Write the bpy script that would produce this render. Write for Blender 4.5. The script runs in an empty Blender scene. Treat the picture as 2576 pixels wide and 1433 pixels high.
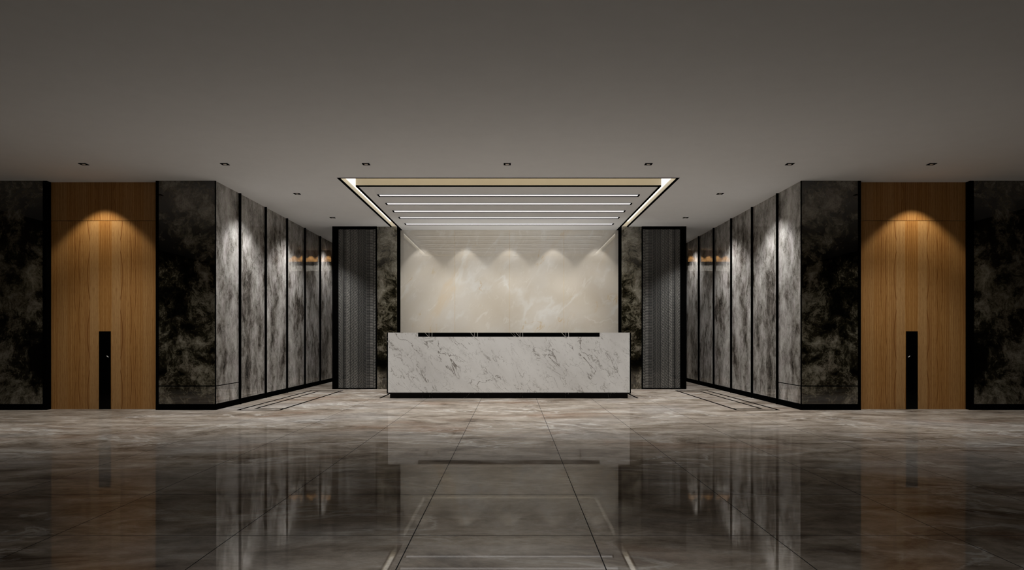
import bpy, bmesh, math, random
from mathutils import Vector

S = bpy.context.scene
C = S.collection
random.seed(4)
R = math.radians

# ------------------------------------------------------------------ node helper
class G:
    """small expression builder over a material's node tree"""
    def __init__(self, name):
        self.m = bpy.data.materials.new(name)
        self.m.use_nodes = True
        self.t = self.m.node_tree
        self.t.nodes.clear()
        self.out = self.t.nodes.new('ShaderNodeOutputMaterial')
    def n(self, typ, **kw):
        nd = self.t.nodes.new(typ)
        for k, v in kw.items():
            setattr(nd, k, v)
        return nd
    def put(self, sock, v):
        if isinstance(v, bpy.types.NodeSocket):
            self.t.links.new(v, sock)
        elif v is not None:
            if hasattr(sock.default_value, '__len__') and not hasattr(v, '__len__'):
                v = (v, v, v, 1)[:len(sock.default_value)]
            if hasattr(sock.default_value, '__len__') and len(v) == 3 and len(sock.default_value) == 4:
                v = (*v, 1)
            sock.default_value = v
    def math(self, op, a, b=None, c=None, clamp=False):
        nd = self.n('ShaderNodeMath', operation=op, use_clamp=clamp)
        for i, v in enumerate((a, b, c)):
            if v is not None:
                self.put(nd.inputs[i], v)
        return nd.outputs[0]
    def pos(self):
        return self.n('ShaderNodeNewGeometry').outputs['Position']
    def sep(self, v):
        nd = self.n('ShaderNodeSeparateXYZ')
        self.put(nd.inputs[0], v)
        return nd.outputs[0], nd.outputs[1], nd.outputs[2]
    def comb(self, x, y, z):
        nd = self.n('ShaderNodeCombineXYZ')
        for i, v in enumerate((x, y, z)):
            self.put(nd.inputs[i], v)
        return nd.outputs[0]
    def noise(self, vec, scale=1, detail=4, rough=0.5, lac=2.0, dist=0.0, color=False):
        nd = self.n('ShaderNodeTexNoise')
        self.put(nd.inputs['Vector'], vec)
        nd.inputs['Scale'].default_value = scale
        nd.inputs['Detail'].default_value = detail
        nd.inputs['Roughness'].default_value = rough
        nd.inputs['Lacunarity'].default_value = lac
        nd.inputs['Distortion'].default_value = dist
        return nd.outputs['Color' if color else 'Fac']
    def voro(self, vec, scale=1, feature='DISTANCE_TO_EDGE'):
        nd = self.n('ShaderNodeTexVoronoi', feature=feature)
        self.put(nd.inputs['Vector'], vec)
        nd.inputs['Scale'].default_value = scale
        return nd.outputs['Distance']
    def white(self, w):
        nd = self.n('ShaderNodeTexWhiteNoise', noise_dimensions='1D')
        self.put(nd.inputs['W'], w)
        return nd.outputs['Value']
    def warp(self, vec, scale, amount, detail=3):
        nz = self.noise(vec, scale, detail, color=True)
        a = self.n('ShaderNodeVectorMath', operation='SUBTRACT')
        self.put(a.inputs[0], nz); a.inputs[1].default_value = (.5, .5, .5)
        b = self.n('ShaderNodeVectorMath', operation='SCALE')
        self.put(b.inputs[0], a.outputs[0]); b.inputs['Scale'].default_value = amount
        c = self.n('ShaderNodeVectorMath', operation='ADD')
        self.put(c.inputs[0], vec); self.put(c.inputs[1], b.outputs[0])
        return c.outputs[0]
    def ramp(self, v, *stops, interp='LINEAR'):
        nd = self.n('ShaderNodeValToRGB')
        cr = nd.color_ramp
        cr.interpolation = interp
        while len(cr.elements) < len(stops):
            cr.elements.new(1.0)
        for e, (p, c) in zip(cr.elements, stops):
            e.position = p
            e.color = (c, c, c, 1) if not hasattr(c, '__len__') else (*c, 1)
        self.put(nd.inputs[0], v)
        return nd.outputs[0]
    def step(self, v, lo, hi):
        nd = self.n('ShaderNodeMapRange', interpolation_type='SMOOTHSTEP')
        self.put(nd.inputs[0], v)
        nd.inputs[1].default_value = lo; nd.inputs[2].default_value = hi
        nd.inputs[3].default_value = 0; nd.inputs[4].default_value = 1
        return nd.outputs[0]
    def mix(self, f, a, b, mode='MIX'):
        nd = self.n('ShaderNodeMix', data_type='RGBA', blend_type=mode)
        self.put(nd.inputs[0], f); self.put(nd.inputs[6], a); self.put(nd.inputs[7], b)
        return nd.outputs[2]
    def bump(self, h, strength=0.2, dist=0.01):
        nd = self.n('ShaderNodeBump')
        self.put(nd.inputs['Height'], h)
        nd.inputs['Strength'].default_value = strength
        nd.inputs['Distance'].default_value = dist
        return nd.outputs[0]
    def bsdf(self, color, rough=0.5, metal=0.0, ior=1.5, spec=None, coat=0.0, coat_rough=0.03, normal=None,
             emit=None, emit_strength=0.0):
        nd = self.n('ShaderNodeBsdfPrincipled')
        self.put(nd.inputs['Base Color'], color)
        self.put(nd.inputs['Roughness'], rough)
        self.put(nd.inputs['Metallic'], metal)
        nd.inputs['IOR'].default_value = ior
        if spec is not None:
            self.put(nd.inputs['Specular IOR Level'], spec)
        nd.inputs['Coat Weight'].default_value = coat
        nd.inputs['Coat Roughness'].default_value = coat_rough
        if normal is not None:
            self.put(nd.inputs['Normal'], normal)
        if emit is not None:
            self.put(nd.inputs['Emission Color'], emit)
            nd.inputs['Emission Strength'].default_value = emit_strength
        self.t.links.new(nd.outputs[0], self.out.inputs[0])
        return self.m

    def polished(self, color, rough, share):
        """lacquer-smooth stone: a fixed share of mirror reflection over a matt body"""
        d = self.n('ShaderNodeBsdfDiffuse'); self.put(d.inputs['Color'], color)
        gl = self.n('ShaderNodeBsdfGlossy'); self.put(gl.inputs['Color'], (.96, .95, .93)); self.put(gl.inputs['Roughness'], rough)
        mx = self.n('ShaderNodeMixShader')
        self.put(mx.inputs[0], share)
        self.t.links.new(d.outputs[0], mx.inputs[1]); self.t.links.new(gl.outputs[0], mx.inputs[2])
        self.t.links.new(mx.outputs[0], self.out.inputs[0])
        return self.m

# ------------------------------------------------------------------ materials
M = {}

def mat_floor():
    g = G('polished_brown_marble_tiles')
    p = g.pos(); x, y, z = g.sep(p)
    v = g.comb(g.math('MULTIPLY', x, 0.55), y, 0.0)
    w = g.warp(v, 0.7, 0.9)
    big = g.noise(w, 0.8, 5, 0.6)
    mid = g.noise(w, 2.6, 8, 0.68, dist=0.5)
    fine = g.noise(g.comb(g.math('MULTIPLY', x, 6.0), g.math('MULTIPLY', y, 9.0), 0.0), 1.0, 8, 0.78)
    col = g.ramp(mid, (0.30, (.08, .06, .045)), (0.43, (.23, .19, .152)), (0.56, (.36, .315, .268)), (0.72, (.52, .485, .44)))
    rust = g.step(big, 0.53, 0.7)
    col = g.mix(g.math('MULTIPLY', rust, 0.55), col, (.24, .142, .092))
    grey = g.step(g.noise(w, 0.55, 4, 0.5, dist=1.0), 0.5, 0.68)
    col = g.mix(g.math('MULTIPLY', grey, 0.45), col, (.36, .35, .345))
    # pale wispy veins
    rid = g.math('ABSOLUTE', g.math('SUBTRACT', g.noise(w, 1.25, 7, 0.6, dist=0.8), 0.5))
    vein = g.math('SUBTRACT', 1.0, g.step(rid, 0.0, 0.03))
    vmask = g.step(g.noise(v, 0.9, 3), 0.44, 0.62)
    col = g.mix(g.math('MULTIPLY', g.math('MULTIPLY', vein, vmask), 0.6), col, (.62, .6, .57))
    col = g.mix(0.42, col, g.ramp(fine, (0.3, 0.12), (0.5, 0.5), (0.72, 0.92)), 'OVERLAY')
    # joints: one metre tiles
    fx = g.math('ABSOLUTE', g.math('SUBTRACT', g.math('FRACT', g.math('ADD', x, 20.0)), 0.5))
    fy = g.math('ABSOLUTE', g.math('SUBTRACT', g.math('FRACT', g.math('ADD', y, 19.672)), 0.5))
    jx = g.math('LESS_THAN', fx, 0.0028)
    jy = g.math('LESS_THAN', fy, 0.0042)
    j = g.math('MAXIMUM', jx, g.math('MULTIPLY', jy, 0.8))
    col = g.mix(j, col, (.006, .007, .009))
    rough = g.math('ADD', 0.022, g.math('MULTIPLY', j, 0.5))
    return g.polished(col, rough, g.math('SUBTRACT', 0.15, g.math('MULTIPLY', j, 0.13)))

def dark_marble(name, vertical=True, amount=1.0):
    g = G(name)
    p = g.pos(); x, y, z = g.sep(p)
    ax = g.math('ABSOLUTE', x)
    if vertical:
        v = g.comb(g.math('MULTIPLY', ax, 1.9), g.math('MULTIPLY', y, 1.9), g.math('MULTIPLY', z, 1.15))
    else:
        v = g.comb(g.math('MULTIPLY', ax, 1.35), y, g.math('MULTIPLY', z, 1.25))
    w = g.warp(g.warp(v, 1.3, 0.5, 3), 5.0, 0.16, 4)
    big = g.noise(w, 1.1, 3, 0.55)
    mid = g.noise(w, 3.6, 12, 0.74)
    fine = g.noise(w, 22.0, 9, 0.82)
    s = g.math('ADD', g.math('MULTIPLY', big, 0.36), g.math('ADD', g.math('MULTIPLY', mid, 0.42), g.math('MULTIPLY', fine, 0.22)))
    if vertical:
        col = g.ramp(s, (0.38, (.012, .010, .008)), (0.445, (.12, .108, .093)), (0.505, (.30, .287, .265)), (0.6, (.54, .525, .50)))
    else:
        col = g.ramp(s, (0.44, (.0015, .0015, .001)), (0.483, (.02, .017, .009)), (0.525, (.115, .104, .074)), (0.61, (.32, .30, .25)))  # darker copy of the marble, dim light put into the ramp
    tint = g.step(g.noise(w, 2.1, 4, 0.5), 0.45, 0.6)
    col = g.mix(g.math('MULTIPLY', tint, 0.35), col, g.mix(1.0, col, (.92, .84, .9), 'MULTIPLY'))
    spk = g.step(g.noise(w, 9.0, 10, 0.85), 0.56, 0.64)
    spm = g.step(g.noise(v, 1.7, 4, 0.6), 0.47, 0.6)
    col = g.mix(g.math('MULTIPLY', g.math('MULTIPLY', spk, spm), 0.8), col, (.014, .012, .009))
    # peppering of black cracks
    rid = g.math('ABSOLUTE', g.math('SUBTRACT', g.noise(g.warp(v, 5, .35), 5.0, 8, 0.75), 0.5))
    crack = g.math('SUBTRACT', 1.0, g.step(rid, 0.0, 0.02))
    cm = g.step(g.noise(v, 2.4, 4, 0.6), 0.5, 0.62)
    col = g.mix(g.math('MULTIPLY', g.math('MULTIPLY', crack, cm), 0.9), col, (.008, .007, .006))
    return g.polished(col, 0.02, 0.17 if vertical else 0.10)

def mat_onyx():
    g = G('cream_onyx')
    p = g.pos(); x, y, z = g.sep(p)
    v = g.comb(x, 0.0, z)
    w = g.warp(v, 1.1, 0.7, 4)
    cloud = g.noise(w, 0.8, 4, 0.5)
    col = g.ramp(cloud, (0.3, (.64, .575, .48)), (0.5, (.70, .65, .57)), (0.7, (.73, .70, .65)))
    # soft pale bands running up to the right
    dg = g.comb(g.math('ADD', g.math('MULTIPLY', x, .82), g.math('MULTIPLY', z, -.45)), 0.0, g.math('ADD', g.math('MULTIPLY', x, .2), g.math('MULTIPLY', z, .42)))
    dw = g.warp(dg, 1.4, 0.5, 4)
    for sc, wd, lo, hi, k, c in ((1.1, .045, .42, .62, .5, (.83, .835, .81)), (2.3, .03, .46, .62, .42, (.85, .83, .78)), (4.2, .028, .48, .62, .25, (.83, .80, .73))):
        r = g.math('ABSOLUTE', g.math('SUBTRACT', g.noise(dw, sc, 5, .5), .5))
        band = g.math('POWER', g.math('SUBTRACT', 1.0, g.step(r, 0.0, wd)), 1.5)
        col = g.mix(g.math('MULTIPLY', g.math('MULTIPLY', band, g.step(g.noise(v, sc * .8 + .6, 3), lo, hi)), k), col, c)
    r = g.math('ABSOLUTE', g.math('SUBTRACT', g.noise(dw, 1.7, 5, .55), .47))
    thin = g.math('SUBTRACT', 1.0, g.step(r, 0.0, .014))
    col = g.mix(g.math('MULTIPLY', g.math('MULTIPLY', thin, g.step(g.noise(v, 1.9, 3), .54, .66)), .6), col, (.62, .45, .22))
    # ochre stains
    om = g.math('MULTIPLY', g.step(g.noise(dw, 1.3, 6, 0.6), 0.55, 0.72), 0.4)
    col = g.mix(om, col, (.72, .55, .34))
    return g.polished(col, 0.015, 0.18)

def mat_white_marble():
    g = G('white_marble_grey_veins')
    p = g.pos(); x, y, z = g.sep(p)
    # veins fall from upper left to lower right
    a = g.math('ADD', g.math('MULTIPLY', x, 0.80), g.math('MULTIPLY', z, 0.62))
    b = g.math('SUBTRACT', g.math('MULTIPLY', z, 0.80), g.math('MULTIPLY', x, 0.62))
    v = g.comb(g.math('MULTIPLY', a, 1.9), 3.0, g.math('MULTIPLY', b, 0.85))
    base = g.ramp(g.noise(v, 1.3, 5, 0.6), (0.3, (.68, .67, .66)), (0.55, (.77, .765, .755)), (0.8, (.80, .795, .79)))
    def veins(scale, dist, width, seed, lo, hi, detail=9, rough=0.56):
        vv = g.comb(g.math('ADD', g.math('MULTIPLY', a, 1.9), seed), seed, g.math('MULTIPLY', b, 0.9))
        r = g.math('ABSOLUTE', g.math('SUBTRACT', g.noise(vv, scale, detail, rough, dist=dist), 0.5))
        line = g.math('SUBTRACT', 1.0, g.step(r, 0.0, width))
        return g.math('MULTIPLY', line, g.step(g.noise(vv, scale * 0.9 + .4, 3), lo, hi))
    k1 = veins(1.5, 0.6, 0.012, 3.7, 0.42, 0.6)
    k2 = veins(3.2, 0.5, 0.014, 11.2, 0.44, 0.62)
    k3 = veins(5.5, 0.4, 0.017, 27.9, 0.45, 0.6)
    smoke = g.math('MULTIPLY', g.step(g.noise(g.comb(g.math('MULTIPLY', a, 2.2), 9.0, g.math('MULTIPLY', b, 1.5)), 2.0, 10, 0.78), 0.55, 0.72), 0.35)
    col = g.mix(smoke, base, (.40, .39, .37))
    col = g.mix(g.math('MULTIPLY', k3, 0.45), col, (.30, .29, .27))
    col = g.mix(g.math('MULTIPLY', k2, 0.7), col, (.20, .18, .155))
    col = g.mix(g.math('MULTIPLY', k1, 0.85), col, (.13, .11, .09))
    return g.polished(col, 0.02, 0.06)

def mat_black_marble():
    g = G('black_marble_white_veins')
    p = g.pos(); x, y, z = g.sep(p)
    v = g.comb(x, y, g.math('MULTIPLY', z, 0.8))
    r = g.math('ABSOLUTE', g.math('SUBTRACT', g.noise(v, 2.3, 3, 0.4, dist=0.8), 0.5))
    line = g.math('SUBTRACT', 1.0, g.step(r, 0.0, 0.004))
    m = g.step(g.noise(v, 3.1, 3), 0.52, 0.6)
    f = g.math('MULTIPLY', g.math('MULTIPLY', line, m), 0.6)
    # pairs of upright veins and one slanting vein, repeated along the slab
    wob = g.math('MULTIPLY', g.math('SUBTRACT', g.noise(v, 9.0, 3), 0.5), 0.02)
    u = g.math('SUBTRACT', g.math('FRACT', g.math('ADD', g.math('DIVIDE', g.math('ADD', x, wob), 0.83), 20.19)), 0.5)
    zt = g.math('SUBTRACT', z, 1.163)
    a1 = g.math('LESS_THAN', g.math('ABSOLUTE', u), 0.005)
    a2 = g.math('LESS_THAN', g.math('ABSOLUTE', g.math('ADD', u, 0.062)), 0.003)
    sl = g.math('ADD', g.math('ADD', u, 0.115), g.math('MULTIPLY', zt, 1.1))
    a3 = g.math('MULTIPLY', g.math('LESS_THAN', g.math('ABSOLUTE', sl), 0.0045), g.math('GREATER_THAN', z, 1.0))
    bands = g.math('MAXIMUM', a1, g.math('MAXIMUM', a2, a3))
    bands = g.math('MULTIPLY', bands, g.math('ADD', g.math('GREATER_THAN', z, 1.0), g.math('MULTIPLY', g.step(g.noise(v, 12.0, 2), 0.5, 0.6), 0.35), clamp=True))
    sp = g.math('MULTIPLY', g.step(g.noise(v, 28.0, 6, 0.8), 0.66, 0.76), 0.1)
    k = g.math('MAXIMUM', g.math('MULTIPLY', bands, 0.8), g.math('MAXIMUM', f, sp))
    col = g.mix(k, (.0012, .0012, .0012), (.5, .49, .46))
    return g.bsdf(col, 0.18, spec=0.12)

def mat_wood():
    g = G('bookmatched_oak_veneer')
    p = g.pos(); x, y, z = g.sep(p)
    u = g.math('ABSOLUTE', g.math('SUBTRACT', g.math('ABSOLUTE', x), 6.24))
    up = g.math('GREATER_THAN', z, 2.915)
    zz = g.math('ADD', z, g.math('MULTIPLY', up, 7.3))
    uu = g.math('ADD', u, g.math('MULTIPLY', up, 0.31))
    # veneer leaves
    leaf = g.ramp(uu, (0.0, .20), (0.101, .95), (0.235, .45), (0.385, .28), (0.575, .55), (0.73, .35), (0.9, .7), interp='CONSTANT')
    leaf = g.n('ShaderNodeSeparateColor').outputs[0] if False else leaf
    lx = g.math('ADD', uu, g.math('MULTIPLY', leaf, 3.0))
    v = g.comb(lx, 0.0, zz)
    # fine straight pores
    pores = g.noise(g.comb(g.math('MULTIPLY', lx, 190.0), 0.0, g.math('MULTIPLY', zz, 9.0)), 1.0, 3, 0.6)
    # broad stretched grain
    warp = g.noise(g.comb(g.math('MULTIPLY', lx, 3.0), 0.0, g.math('MULTIPLY', zz, 0.9)), 1.0, 2, 0.5)
    gl = g.math('ADD', g.math('MULTIPLY', lx, 34.0), g.math('MULTIPLY', warp, 2.2))
    grain = g.math('MULTIPLY', g.math('ADD', g.math('SINE', g.math('MULTIPLY', gl, g.math('ADD', 4.0, g.math('MULTIPLY', leaf, 5.0)))), 1.0), 0.5)
    grain2 = g.noise(g.comb(g.math('MULTIPLY', gl, 1.6), 0.0, g.math('MULTIPLY', zz, 0.5)), 1.0, 5, 0.6)
    line = g.math('POWER', grain, 3.0)
    col = g.ramp(grain2, (0.3, (.27, .10, .018)), (0.5, (.41, .19, .045)), (0.7, (.52, .28, .09)))
    col = g.mix(g.math('MULTIPLY', leaf, 0.55), col, (.60, .39, .18))
    col = g.mix(g.math('MULTIPLY', line, 0.38), col, (.24, .085, .014))
    pr = g.math('SUBTRACT', 1.0, g.step(pores, 0.36, 0.52))
    col = g.mix(g.math('MULTIPLY', pr, 0.4), col, (.21, .075, .014))
    # cathedral figures: long pointed ovals repeated up the leaf
    for u0, ph, zl, wd, z0 in ((0.235, 0.0, 0.92, 0.05, 0.25), (0.385, 0.4, 0.92, 0.035, 0.0), (0.455, 0.2, 0.92, 0.03, 0.45)):
        du = g.math('DIVIDE', g.math('SUBTRACT', uu, u0), wd)
        fz = g.math('SUBTRACT', g.math('FRACT', g.math('ADD', g.math('DIVIDE', zz, zl), z0)), 0.5)
        dz = g.math('MULTIPLY', fz, 2.1)
        d = g.math('ADD', g.math('ABSOLUTE', du), g.math('POWER', g.math('ABSOLUTE', dz), 2.0))
        ring = g.math('ABSOLUTE', g.math('SUBTRACT', d, 0.72))
        fig = g.math('SUBTRACT', 1.0, g.step(ring, 0.0, 0.2))
        side = g.math('GREATER_THAN', du, 0.0)
        col = g.mix(g.math('MULTIPLY', g.math('MULTIPLY', fig, side), 0.8), col, (.17, .05, .008))
    bm = g.bump(pores, 0.06, 0.002)
    return g.bsdf(col, 0.42, ior=1.4, normal=bm)

def mat_weave():
    g = G('pleated_metal_weave')
    p = g.pos(); x, y, z = g.sep(p)
    ax = g.math('ADD', g.math('ABSOLUTE', x), g.math('MULTIPLY', g.noise(g.comb(g.math('MULTIPLY', x, 3.0), 0.0, g.math('MULTIPLY', z, 0.25)), 1.0, 2), 0.012))
    q = g.math('DIVIDE', ax, 0.084)
    idx = g.math('FLOOR', q)
    u = g.math('FRACT', q)
    r1 = g.white(idx)
    r2 = g.white(g.math('ADD', idx, 57.3))
    r3 = g.white(g.math('ADD', idx, 113.7))
    slope = g.math('MULTIPLY', g.math('SUBTRACT', r1, 0.5), 0.13)
    curve = g.math('MULTIPLY', g.math('SUBTRACT', r2, 0.42), 0.14)
    uc = g.math('SUBTRACT', u, 0.5)
    zz = g.math('ADD', z, g.math('ADD', g.math('MULTIPLY', slope, u), g.math('MULTIPLY', curve, g.math('MULTIPLY', uc, uc))))
    zz = g.math('ADD', zz, g.math('MULTIPLY', g.noise(g.comb(g.math('MULTIPLY', x, 2.0), 0.0, g.math('MULTIPLY', z, 1.5)), 1.0, 2), 0.02))
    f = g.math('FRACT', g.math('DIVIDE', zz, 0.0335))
    body = g.ramp(f, (0.0, .004), (0.16, .008), (0.40, .06), (0.74, .14), (0.85, .40), (0.95, .03), (1.0, .004))  # slat highlight and shading painted into the row colour
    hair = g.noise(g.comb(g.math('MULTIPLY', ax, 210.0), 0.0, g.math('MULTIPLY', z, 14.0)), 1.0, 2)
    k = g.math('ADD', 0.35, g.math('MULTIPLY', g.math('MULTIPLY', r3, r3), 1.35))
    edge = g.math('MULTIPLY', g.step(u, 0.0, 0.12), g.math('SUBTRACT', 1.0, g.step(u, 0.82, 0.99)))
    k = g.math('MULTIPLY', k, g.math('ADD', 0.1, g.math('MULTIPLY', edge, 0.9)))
    # gap beside the outer post's strip, its shade painted dark
    gap = g.math('LESS_THAN', g.math('ABSOLUTE', g.math('SUBTRACT', g.math('ABSOLUTE', x), 3.575)), 0.014)
    k = g.math('MULTIPLY', k, g.math('SUBTRACT', 1.0, g.math('MULTIPLY', gap, 0.96)))
    k = g.math('MULTIPLY', k, g.math('ADD', 0.65, g.math('MULTIPLY', g.step(hair, 0.35, 0.7), 0.6)))
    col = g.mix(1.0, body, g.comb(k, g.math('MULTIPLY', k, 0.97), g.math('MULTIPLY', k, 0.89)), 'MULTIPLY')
    thread = g.math('MULTIPLY', g.math('LESS_THAN', g.math('ABSOLUTE', g.math('SUBTRACT', u, 0.92)), 0.035), g.math('GREATER_THAN', r2, 0.45))
    col = g.mix(g.math('MULTIPLY', thread, 0.3), col, (.5, .48, .44))
    bm = g.bump(g.math('MULTIPLY', f, -1.0), 0.5, 0.01)
    return g.bsdf(col, 0.5, spec=0.3, coat=1.0, coat_rough=0.015, normal=bm)

def plain(name, col, rough=0.5, noise_amt=0.06, scale=9.0, ior=1.5, spec=None, metal=0.0, bump=0.0):
    g = G(name)
    nz = g.noise(g.pos(), scale, 6, 0.6)
    lo = tuple(c * (1 - noise_amt) for c in col); hi = tuple(min(1, c * (1 + noise_amt)) for c in col)
    c = g.ramp(nz, (0.3, lo), (0.7, hi))
    nrm = g.bump(g.noise(g.pos(), scale * 12, 4), bump, 0.003) if bump else None
    return g.bsdf(c, rough, ior=ior, spec=spec, metal=metal, normal=nrm)

def matt_black(name):
    g = G(name)
    c = g.ramp(g.noise(g.pos(), 14.0, 4), (0.3, (.0012, .0012, .0012)), (0.7, (.0018, .0018, .0018)))
    d = g.n('ShaderNodeBsdfDiffuse'); g.put(d.inputs['Color'], c)
    g.t.links.new(d.outputs[0], g.out.inputs[0])
    return g.m

def glow(name, col, strength):
    g = G(name)
    nz = g.ramp(g.noise(g.pos(), 3.0, 2), (0.3, tuple(c * .97 for c in col)), (0.7, col))
    return g.bsdf((.8, .8, .8), 0.4, emit=nz, emit_strength=strength)

M['floor'] = mat_floor()
M['marble_side'] = dark_marble('antiqued_grey_marble', True)
M['marble_pier'] = dark_marble('antiqued_marble_dimmed', False)
M['onyx'] = mat_onyx()
M['white_marble'] = mat_white_marble()
M['black_marble'] = mat_black_marble()
M['wood'] = mat_wood()
M['weave'] = mat_weave()
M['ceiling'] = plain('matt_ceiling_paint', (.74, .75, .76), 0.9, 0.015, 4.0, spec=0.1, bump=0.03)
M['panel_paint'] = plain('satin_ceiling_panel_paint', (.76, .77, .78), 0.8, 0.01, 4.0, spec=0.2)
M['cove_paint'] = plain('cream_cove_paint', (.80, .74, .62), 0.8, 0.02, 5.0, spec=0.1)
M['black'] = matt_black('black_powder_coat')
M['black_gloss'] = plain('black_gloss_plate', (.0012, .0012, .0012), 0.12, 0.2, 14.0, spec=0.1)
M['joint'] = plain('tan_joint_filler', (.58, .46, .29), 0.7, 0.1, 20.0, spec=0.1)
M['dark_floor'] = plain('dark_entrance_stone', (.012, .011, .010), 0.4, 0.2, 6.0)
M['dark_wall'] = plain('charcoal_plaster', (.03, .028, .026), 0.8, 0.1, 5.0)
M['grey_wall'] = plain('grey_corridor_plaster', (.42, .42, .42), 0.6, 0.05, 3.0)
M['lens'] = plain('frosted_lens', (.62, .58, .50), 0.35, 0.05, 30.0)
M['chrome'] = plain('brushed_chrome', (.75, .74, .72), 0.18, 0.03, 40.0, metal=1.0)
M['plate_glint'] = plain('pale_glint', (.82, .81, .78), 0.4, 0.03, 40.0)
M['led_white'] = glow('white_led_diffuser', (1.0, .985, .99), 0.72)
M['cove_glow'] = glow('glowing_cove_top', (1.0, .945, .83), 1.15)
M['led_front'] = glow('warm_cove_strip', (1.0, .88, .66), 1.9)

# ------------------------------------------------------------------ geometry helpers
def box(bm, x0, x1, y0, y1, z0, z1):
    if x0 > x1: x0, x1 = x1, x0
    v = [bm.verts.new(c) for c in ((x0, y0, z0), (x1, y0, z0), (x1, y1, z0), (x0, y1, z0),
                                   (x0, y0, z1), (x1, y0, z1), (x1, y1, z1), (x0, y1, z1))]
    for f in ((0, 3, 2, 1), (4, 5, 6, 7), (0, 1, 5, 4), (1, 2, 6, 5), (2, 3, 7, 6), (3, 0, 4, 7)):
        bm.faces.new([v[i] for i in f])

def mesh(name, boxes, m, parent=None, bevel=0.0, kind=None):
    bm = bmesh.new()
    for b in boxes:
        box(bm, *b)
    if bevel:
        bmesh.ops.bevel(bm, geom=list(bm.edges), offset=bevel, segments=2, affect='EDGES', profile=0.5)
    return link(name, bm, m, parent, kind)

def link(name, bm, m, parent=None, kind=None):
    me = bpy.data.meshes.new(name)
    if parent is not None:
        bmesh.ops.translate(bm, verts=bm.verts, vec=-wloc(parent))
    bm.to_mesh(me); bm.free()
    me.materials.append(m)
    o = bpy.data.objects.new(name, me)
    C.objects.link(o)
    if parent is not None:
        o.parent = parent
    if kind:
        o['kind'] = kind
    return o

def wloc(o):
    v = Vector((0, 0, 0))
    while o is not None:
        v += o.location
        o = o.parent
    return v

def thing(name, label, cat, loc, group=None, kind=None):
    o = bpy.data.objects.new(name, None)
    o.empty_display_size = 0.1
    C.objects.link(o)
    o.location = loc
    o['label'] = label; o['category'] = cat
    if group: o['group'] = group
    if kind: o['kind'] = kind
    return o

def tag(o, label, cat, group=None):
    o['label'] = label; o['category'] = cat
    if group: o['group'] = group
    return o

def struct(name, boxes, m, label, cat, bevel=0.0):
    o = mesh(name, boxes, m, None, bevel, 'structure')
    return tag(o, label, cat)

# ------------------------------------------------------------------ dimensions (metres)
H = 3.51            # ceiling
SX = 4.49           # side wall face
PY = 10.53          # front face of the piers
WY = 10.63          # face of the wooden doors
DX, DH = 6.24, 0.835  # door centre, half width
CY = 14.85          # front face of the columns
BY = 15.33          # face of the onyx wall
CI, CM, CO = 2.43, 2.86, 3.80   # column inner edge, marble / screen joint, outer edge
CE = 16.06          # back of the columns
EY = 18.95          # end wall of the rear corridor
XW = 9.6            # outer limit of the hall
SIDES = ((-1, 'left'), (1, 'right'))

# ------------------------------------------------------------------ floor and ceiling
struct('floor', [(-XW, XW, 0.95, EY + .2, -0.12, 0.0)], M['floor'], 'polished brown marble floor of large square tiles', 'floor')
struct('floor_rear', [(-XW, XW, -2.6, 0.95, -0.12, 0.0)], M['dark_floor'], 'dark stone floor of the unlit entrance side', 'floor')

OX, OY = 2.575, 10.32   # opening for the lit recess
PX, PF = 2.425, 10.90   # hanging panel half width and front edge
struct('ceiling', [(-XW, XW, -2.6, OY, H, H + .3), (-XW, -OX, OY, EY + .2, H, H + .3), (OX, XW, OY, EY + .2, H, H + .3),
                   (-OX, OX, CY + 0.45, EY + .2, H, H + .3)], M['ceiling'], 'plain pale grey ceiling over the whole lobby', 'ceiling')
# recess above the opening
struct('ceiling_recess', [(-PX - .012, PX + .012, OY - .1, PF + .4, H + .26, H + .36)],
       M['cove_paint'], 'cream top of the recess in front of the hanging panel', 'ceiling')
t = 0.03
struct('trim_1', [(-OX, OX, OY, OY + t, H - .006, H + .012), (-OX, -OX + t, OY, CY, H - .006, H + .012),
                  (OX - t, OX, OY, CY, H - .006, H + .012)], M['black'], 'thin black metal edge around the lit ceiling recess', 'trim')

# hanging ceiling panel
pn = thing('ceiling_panel', 'pale flat ceiling panel with black edges and five light slots above the reception desk', 'ceiling panel', (0, PF, H))
mesh('panel_board', [(-PX + .02, PX - .02, PF + .02, BY, H + .002, H + .05)], M['panel_paint'], pn)
o = mesh('panel_front', [(-PX, PX, PF, PF + .018, H + .014, H + .25)], M['cove_paint'], pn)
o['label'] = 'cream upstand behind the front edge'
for s, nm in SIDES:
    o = mesh('edge_trim', [(s * (PX - .036), s * PX, PF, BY - .003, H - .006, H + .016)], M['black'], pn)
    o['label'] = 'black %s edge' % nm
o = mesh('edge_trim', [(-PX + .03, PX - .03, PF, PF + .03, H - .006, H + .014)], M['black'], pn)
o['label'] = 'black front edge'

# cove lights
for s, nm in SIDES:
    ct = thing('cove_light', 'warm lit cove channel along the %s edge of the hanging ceiling panel' % nm, 'cove light', (s * 2.5, 12.6, H + .07), 'cove lights around the hanging panel')
    mesh('glowing_face', [(s * (PX + .003), s * (OX - .001), OY + .015, CY - .002, H + .112, H + .12)], M['cove_glow'], ct)  # lit top of the channel, its brightness put in as glow
    mesh('channel_side', [(s * (OX - .001), s * (OX + .012), OY + .02, CY, H + .012, H + .12)], M['cove_paint'], ct)
ct = thing('cove_light', 'warm lit cove channel across the front of the hanging ceiling panel', 'cove light', (0, OY + .02, H + .05), 'cove lights around the hanging panel')
mesh('led_strip', [(-PX, PX, OY + .004, OY + .016, H + .09, H + .245)], M['led_front'], ct)
mesh('channel_side', [(-PX, PX, OY - .02, OY + .003, H + .014, H + .25)], M['cove_paint'], ct)

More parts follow.
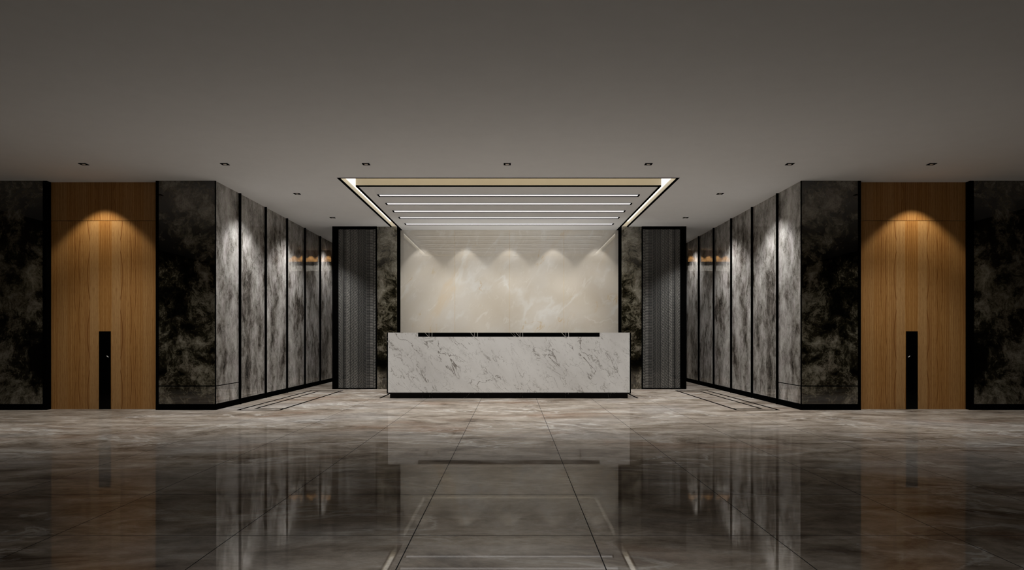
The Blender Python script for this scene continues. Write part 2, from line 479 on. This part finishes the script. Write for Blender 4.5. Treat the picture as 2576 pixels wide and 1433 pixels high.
# linear lights set in the panel
names = ('frontmost', 'second', 'middle', 'fourth', 'rearmost')
LY = (11.60, 12.33, 13.05, 13.75, 14.51)
LL, LW = 2.205, 0.072
first = None
for i, y in enumerate(LY):
    lab = '%s of the five slim white linear lights in the hanging ceiling panel' % names[i]
    if first is None:
        L = thing('linear_light', lab, 'linear light', (0, y, H), 'linear lights in the ceiling panel')
        mesh('slot_frame', [(-LL, LL, y - LW, y - LW + .006, H - .004, H), (-LL, LL, y + LW - .042, y + LW, H - .012, H),
                         (-LL, -LL + .03, y - LW + .006, y + LW - .042, H - .012, H),
                         (LL - .03, LL, y - LW + .006, y + LW - .042, H - .012, H)], M['black'], L)
        mesh('glowing_face', [(-LL + .03, LL - .03, y - LW + .006, y + LW - .042, H - .008, H - .001)], M['led_white'], L)
        first = L
    else:
        L = first.copy(); C.objects.link(L); L.location = (0, y, H); L['label'] = lab
        for ch in list(first.children):
            d = ch.copy(); C.objects.link(d); d.parent = L

# downlights
def downlight_proto(loc, label):
    a = 0.049
    D = thing('downlight', label, 'downlight', loc, 'square ceiling downlights')
    x, y, z = loc
    fr = [(x - a, x + a, y - a, y - a + .02, z - .008, z), (x - a, x + a, y + a - .02, y + a, z - .008, z),
          (x - a, x - a + .02, y - a + .02, y + a - .02, z - .008, z), (x + a - .02, x + a, y - a + .02, y + a - .02, z - .008, z)]
    mesh('bezel', fr, M['black'], D)
    bm = bmesh.new()
    bmesh.ops.create_cone(bm, cap_ends=True, segments=24, radius1=.022, radius2=.028, depth=.006)
    bmesh.ops.translate(bm, verts=bm.verts, vec=(x, y, z - .004))
    link('lens', bm, M['lens'], D)
    return D
row = ['outermost left', 'second from the left', 'third from the left', 'middle', 'third from the right', 'second from the right', 'outermost right']
proto = None
spots = []
for k in range(7):
    spots.append(((k - 3) * 1.955 - .01 * (k < 6), 9.51, 'square black downlight, %s in the front row of seven' % row[k]))
for s, nm in SIDES:
    spots.append((s * 3.53, 11.46, 'square black downlight in the %s aisle, nearer of two beside the marble wall' % nm))
    spots.append((s * 3.53, 13.74, 'square black downlight in the %s aisle, farther of two, close to the dark screen' % nm))
for x, y, lab in spots:
    if proto is None:
        proto = downlight_proto((x, y, H), lab)
    else:
        d = proto.copy(); C.objects.link(d); d.location = (x, y, H); d['label'] = lab
        for ch in list(proto.children):
            e = ch.copy(); C.objects.link(e); e.parent = d

# ------------------------------------------------------------------ side walls
JZ = 0.365
for s, nm in SIDES:
    W = tag(mesh('wall_%s' % nm, [(s * (SX + .022), s * (SX + .25), PY + .03, EY + .2, 0, H)], M['black'], None, kind='structure'),
            '%s side wall of tall grey marble panels between black strips' % nm, 'wall')
    ys = [PY, 11.44] + [11.44 + 1.2 * k for k in range(1, 7)] + [EY]
    for i in range(len(ys) - 1):
        y0, y1 = ys[i], ys[i + 1]
        if i == 0:
            bx = [(s * SX, s * (SX + .022), y0 + .022, y1, .09, JZ - .007), (s * SX, s * (SX + .022), y0 + .022, y1, JZ + .007, H)]
        else:
            bx = [(s * SX, s * (SX + .022), y0, y1, .09, H)]
        mesh('marble_panel', bx, M['marble_side'], W)
        if i < len(ys) - 2:
            mesh('black_strip', [(s * (SX - .035), s * (SX + .004), y1 - .014, y1 + .014, 0.0, H)], M['black'], W)
    struct('baseboard_%s' % nm, [(s * (SX - .014), s * (SX + .022), PY - .012, EY, 0, .09)], M['black'],
           'black baseboard along the %s marble side wall' % nm, 'baseboard')

    # corner pier beside the door
    dx0 = DX - DH
    P = tag(mesh('pillar_%s' % nm, [(s * (SX + .022), s * dx0, PY + .02, PY + 1.2, 0, H)], M['black'], None, kind='structure'),
            'dark marble corner pier between the %s wooden door and the side wall' % nm, 'pillar')
    o = mesh('marble_cladding', [(s * (SX + .008), s * (dx0 - .045), PY, PY + .02, .09, JZ - .009), (s * (SX + .008), s * (dx0 - .045), PY, PY + .02, JZ + .009, H)], M['marble_pier'], P)
    mesh('corner_strip', [(s * (SX - .003), s * (SX + .008), PY - .003, PY + .022, .09, H)], M['black'], P)
    mesh('black_strip', [(s * (dx0 - .045), s * dx0, PY - .004, PY + .02, 0, H)], M['black'], P)
    mesh('plinth', [(s * (SX + .022), s * (dx0 - .045), PY - .012, PY + .02, 0, .09)], M['black'], P)

    # outer wall beyond the door
    ox = DX + DH
    O = tag(mesh('wall_outer_%s' % nm, [(s * ox, s * XW, PY + .02, PY + 1.2, 0, H)], M['black'], None, kind='structure'),
            'dark marble wall at the far %s beyond the wooden door' % nm, 'wall')
    mesh('marble_cladding', [(s * (ox + .06), s * XW, PY, PY + .02, .09, H)], M['marble_pier'], O)
    mesh('black_strip', [(s * ox, s * (ox + .06), PY - .004, PY + .02, 0, H)], M['black'], O)
    mesh('plinth', [(s * (ox + .06), s * XW, PY - .012, PY + .02, 0, .09)], M['black'], O)
    struct('wall_far_%s' % nm, [(s * XW, s * (XW + .2), -2.6, PY + 1.2, 0, H)], M['dark_wall'], 'dark end wall of the lobby on the far %s' % nm, 'wall')

    # wooden double door
    D = thing('door_%d' % (1 if s < 0 else 2), 'tall orange oak double door with a black pull plate, %s side of the lobby' % nm, 'door', (s * DX, WY, 0), kind='structure')
    ZT = 2.915
    for q in (-1, 1):
        xa, xb = s * DX, s * DX + q * DH
        ha = s * DX + q * .09
        mesh('door_leaf', [(min(xa, xb), max(xa, xb), WY, WY + .05, 0.0, ZT - .003)], M['wood'], D)
    mesh('transom_panel', [(s * DX - DH, s * DX + DH, WY, WY + .05, ZT + .003, H)], M['wood'], D)
    mesh('backing', [(s * DX - DH, s * DX + DH, WY + .05, WY + .1, 0, H)], M['black'], D)
    pl = mesh('pull_plate', [(s * DX - .09, s * DX + .09, WY - .012, WY, 0.0, 1.205)], M['black_gloss'], D, bevel=.002)
    pl['label'] = 'black full height pull plate'
    bm = bmesh.new()  # small pale solid standing in for a highlight on the plate
    prev = None
    pts = [(-.014, .010), (-.006, .004), (.003, -.004), (.013, -.008)]
    for (a, z0) in pts:
        xx = s * DX - s * (.05 + a * 1.0) if s > 0 else s * DX + (.05 + a)
        vs = [bm.verts.new((xx, WY - .012 - d, .815 + z0 + e)) for d, e in ((0, -.003), (.014, -.003), (.014, .003), (0, .003))]
        if prev:
            for k in range(4):
                bm.faces.new((prev[k], prev[(k + 1) % 4], vs[(k + 1) % 4], vs[k]))
        else:
            bm.faces.new(vs[::-1])
        prev = vs
    bm.faces.new(prev)
    bmesh.ops.recalc_face_normals(bm, faces=bm.faces)
    o = link('plate_glint', bm, M['plate_glint'], pl)
    o['label'] = 'small pale glint on the plate, built as a solid'

# ------------------------------------------------------------------ columns and screens
for s, nm in SIDES:
    P = tag(mesh('pillar_%s_back' % nm, [(s * (CI + .02), s * CO, CY + .02, CE, 0, H)], M['black'], None, kind='structure'),
            'block at the %s of the onyx wall clad in dark marble' % nm, 'pillar')
    mesh('marble_cladding', [(s * (CI + .0), s * (CM), CY, CY + .02, 0, H), (s * CI, s * (OX - .002), CY, CY + .02, H, H + .12)], M['marble_pier'], P)
    mesh('cove_end_cap', [(s * CI, s * (OX - .002), CY - .004, CY, H + .004, H + .1115)], M['cove_paint'], P)
    mesh('shaded_return', [(s * CI, s * (CI + .02), CY + .02, CE, 0, H)], M['black'], P)  # inner return coloured black for the shade it lies in
    mesh('side_cladding', [(s * CO, s * (CO + .02), CY + .06, CE, 0, H)], M['marble_side'], P)
    T = thing('woven_screen', 'tall glossy pleated metal screen in a black frame, %s of the reception desk' % nm, 'screen', (s * (CM + CO) / 2, CY, 0), 'woven screens beside the onyx wall')
    f = .105
    mesh('outer_post', [(s * (CO - f), s * (CO + .02), CY - .03, CY + .06, 0, H)], M['black'], T)
    mesh('inner_post', [(s * CM, s * (CM + .024), CY - .03, CY + .02, 0, H)], M['black'], T)
    mesh('top_rail', [(s * (CM + .024), s * (CO - f), CY - .03, CY + .02, H - .06, H)], M['black'], T)
    mesh('bottom_rail', [(s * (CM + .024), s * (CO - f), CY - .03, CY + .02, 0, .02)], M['black'], T)
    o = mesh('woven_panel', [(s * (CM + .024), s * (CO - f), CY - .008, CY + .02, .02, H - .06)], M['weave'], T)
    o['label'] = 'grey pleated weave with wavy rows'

# onyx feature wall of four slabs
B = tag(mesh('wall_back', [(-CI, CI, BY + .003, BY + .2, 0, H)], M['joint'], None, kind='structure'), 'cream onyx wall of four slabs behind the reception desk', 'wall')
for k in range(4):
    a, b = -CI + k * CI / 2, -CI + (k + 1) * CI / 2
    mesh('onyx_slab', [(a + (.003 if k else 0), b - (.003 if k < 3 else 0), BY, BY + .0025, 0, H)], M['onyx'], B)

# rear corridor seen in the glossy side walls
E = tag(mesh('wall_corridor', [(-XW, XW, EY, EY + .2, 0, H)], M['grey_wall'], None, kind='structure'), 'end wall of the corridor behind the reception wall', 'wall')
mesh('wood_band', [(-SX, SX, EY - .04, EY, 3.2, H)], M['wood'], E)
mesh('lower_cladding', [(-SX, SX, EY - .03, EY, .1, 2.95)], M['marble_side'], E)
struct('wall_front', [(-XW, XW, -2.8, -2.6, 0, H)], M['dark_wall'], 'dark wall at the entrance side behind the viewer', 'wall')

# ------------------------------------------------------------------ reception desk
DY = 12.52
K = thing('reception_desk', 'long white marble reception desk with black marble edges and plinth', 'reception desk', (0, DY, 0))
mesh('front_slab', [(-2.203, 2.203, DY, DY + .02, .108, 1.124), (-2.203, -1.655, DY, DY + .02, 1.124, 1.2), (1.655, 2.203, DY, DY + .02, 1.124, 1.2)], M['white_marble'], K)
o = mesh('counter_ledge', [(-1.655, 1.655, DY + .003, DY + .32, 1.126, 1.2)], M['black_marble'], K)
o['label'] = 'black marble ledge with white veins'
for s, nm in SIDES:
    o = mesh('side_panel', [(s * 2.203, s * 2.226, DY, DY + .8, .088, 1.2)], M['black_marble'], K, bevel=.001)
    o['label'] = 'black marble %s end panel' % nm
o = mesh('bottom_edge', [(-2.203, 2.203, DY, DY + .8, .088, .106)], M['black_marble'], K)
o = mesh('plinth', [(-2.178, 2.178, DY + .065, DY + .76, 0, .088)], M['black_marble'], K)
o['label'] = 'recessed black marble plinth'
for s, nm in SIDES:
    mesh('counter_top', [(s * 1.657, s * 2.203, DY + .02, DY + .32, 1.17, 1.2)], M['white_marble'], K)
mesh('work_surface', [(-2.203, 2.203, DY + .02, DY + .8, .72, .75)], M['black_marble'], K)
mesh('back_panel', [(-2.203, 2.203, DY + .02, DY + .04, .106, .72), (-2.203, 2.203, DY + .02, DY + .04, .75, 1.126)], M['black_marble'], K)

# ------------------------------------------------------------------ black lines inlaid in the floor
hz = .004
for s, nm in SIDES:
    I = thing('floor_inlay', 'black double line frame inlaid in the marble floor beside the %s side wall' % nm, 'floor inlay', (s * 3.8, 12.4, 0), 'black line inlays in the floor')
    w = .034
    x0, x1, y0, y1 = 3.475, 4.15, 10.49, 14.37
    mesh('outer_line', [(s * x0, s * (x0 + w), y0, y1, 0.0003, hz), (s * (x1 - w), s * x1, y0, y1, 0.0003, hz),
                        (s * (x0 + w), s * (x1 - w), y0, y0 + w, 0.0003, hz), (s * (x0 + w), s * (x1 - w), y1 - w, y1, 0.0003, hz)], M['black'], I)
    mesh('inner_line', [(s * 3.925, s * 3.958, 10.70, 14.19, 0.0003, hz), (s * (x0 + w), s * 3.925, 10.70, 10.734, 0.0003, hz),
                        (s * (x0 + w), s * 3.925, 14.156, 14.19, 0.0003, hz)], M['black'], I)
    o = tag(mesh('floor_inlay', [(s * 2.34, s * 2.372, 12.57, 14.8, 0.0003, hz)], M['black']),
            'single black line in the floor passing the %s end of the reception desk' % nm, 'floor inlay', 'black line inlays in the floor')

# ------------------------------------------------------------------ lights
def spot(name, loc, target, energy, size, blend, col=(1, .95, .88), radius=.03):
    l = bpy.data.lights.new(name, 'SPOT')
    l.energy = energy; l.spot_size = R(size); l.spot_blend = blend; l.color = col; l.shadow_soft_size = radius
    o = bpy.data.objects.new(name, l); C.objects.link(o)
    o.location = loc
    o.rotation_euler = (Vector(target) - Vector(loc)).to_track_quat('-Z', 'Y').to_euler()
    return o

WARM = (1, .90, .76); NEUT = (1, .98, .95); COOL = (.93, .97, 1.0)
for y, e in ((10.7, 75), (11.97, 60), (13.5, 70)):
    for x in (-1.8, -.6, .6, 1.8):
        spot('panel_fill', (x, y, H - .02), (x, y, 0), e, 106, .7, NEUT)  # added spots without fixtures, lighting the desk and floor
# the onyx wall: broad wash from added unseen fills, and five scallops
for x in (-1.8, -.6, .6, 1.8):
    spot('onyx_fill', (x, 13.3, H - .02), (x, BY, H - 2.4), 72, 68, .6, (1, .97, .93))
    spot('low_onyx_fill', (x, DY + .62, .98), (x, BY, 3.15), 48, 84, 1.0, (1, .97, .92))  # added behind the desk front, unseen, to lift the upper wall
for k in range(5):
    spot('onyx_wash', ((k - 2) * .98, BY - .29, H - .02), ((k - 2) * .98, BY - .29, 0), 13, 73, .3, (1, .95, .88))
# aisles and side wall washes
for s, nm in SIDES:
    for y in (11.46, 13.74, 16.6):
        spot('aisle_lamp', (s * 3.53 if y < 16 else s * 4.0, y, H - .03), (s * 4.4, y, 0), 160 if y < 16 else 70, 108, .6, (1, .985, .97))
        spot('side_wash', (s * (SX - .29), y - .02, H - .02), (s * (SX - .29), y - .02, 0), 13 if y < 16 else 4, 74, .3, (1, .985, .97))
    spot('door_wash', (s * DX, WY - .41, H - .02), (s * DX, WY - .41, 0), 46, 90, .35, (1, .88, .68))
    for k in range(7):
        spot('corridor_wash', (s * (2.8 + k * .235), EY - .15, H - .01), (s * (2.8 + k * .235), EY - .15, 0), 26, 74, .15, (1, .93, .82))
    spot('near_floor_fill', (s * 1.955, 2.5, H - .03), (s * 1.8, 2.6, 0), 35, 62, .9, NEUT)  # added out of view to brighten the near floor
for k in range(7):
    spot('hall_lamp', ((k - 3) * 1.955, 9.51, H - .03), ((k - 3) * 1.955, (9.1, 8.7, 8.7, 8.7, 8.7, 8.7, 9.1)[k], 0),
         (150, 112, 116, 126, 116, 112, 150)[k], (104, 96, 82, 80, 82, 96, 104)[k], .8, NEUT)
spot('near_floor_fill', (0, 2.5, H - .03), (0, 2.6, 0), 110, 62, .9, NEUT)  # centre one of the added near-floor spots

w = bpy.data.worlds.new('night'); S.world = w; w.use_nodes = True
w.node_tree.nodes['Background'].inputs[0].default_value = (.02, .02, .022, 1)
w.node_tree.nodes['Background'].inputs[1].default_value = 0.2

# ------------------------------------------------------------------ camera
cam = bpy.data.cameras.new('camera')
co = bpy.data.objects.new('camera', cam); C.objects.link(co)
co.location = (0.05, 0.0, 1.10)
co.rotation_euler = (R(90), 0, 0)
cam.sensor_width = 36.0
cam.lens = 1728 / 2576 * 36.0
cam.shift_y = (850 - 716.5) / 2576
cam.shift_x = 1 / 2576
cam.clip_start = 0.05
S.camera = co

S.view_settings.view_transform = 'Standard'
S.view_settings.look = 'None'
S.view_settings.exposure = 0.0
S.view_settings.gamma = 1.0
S.view_settings.use_curve_mapping = False
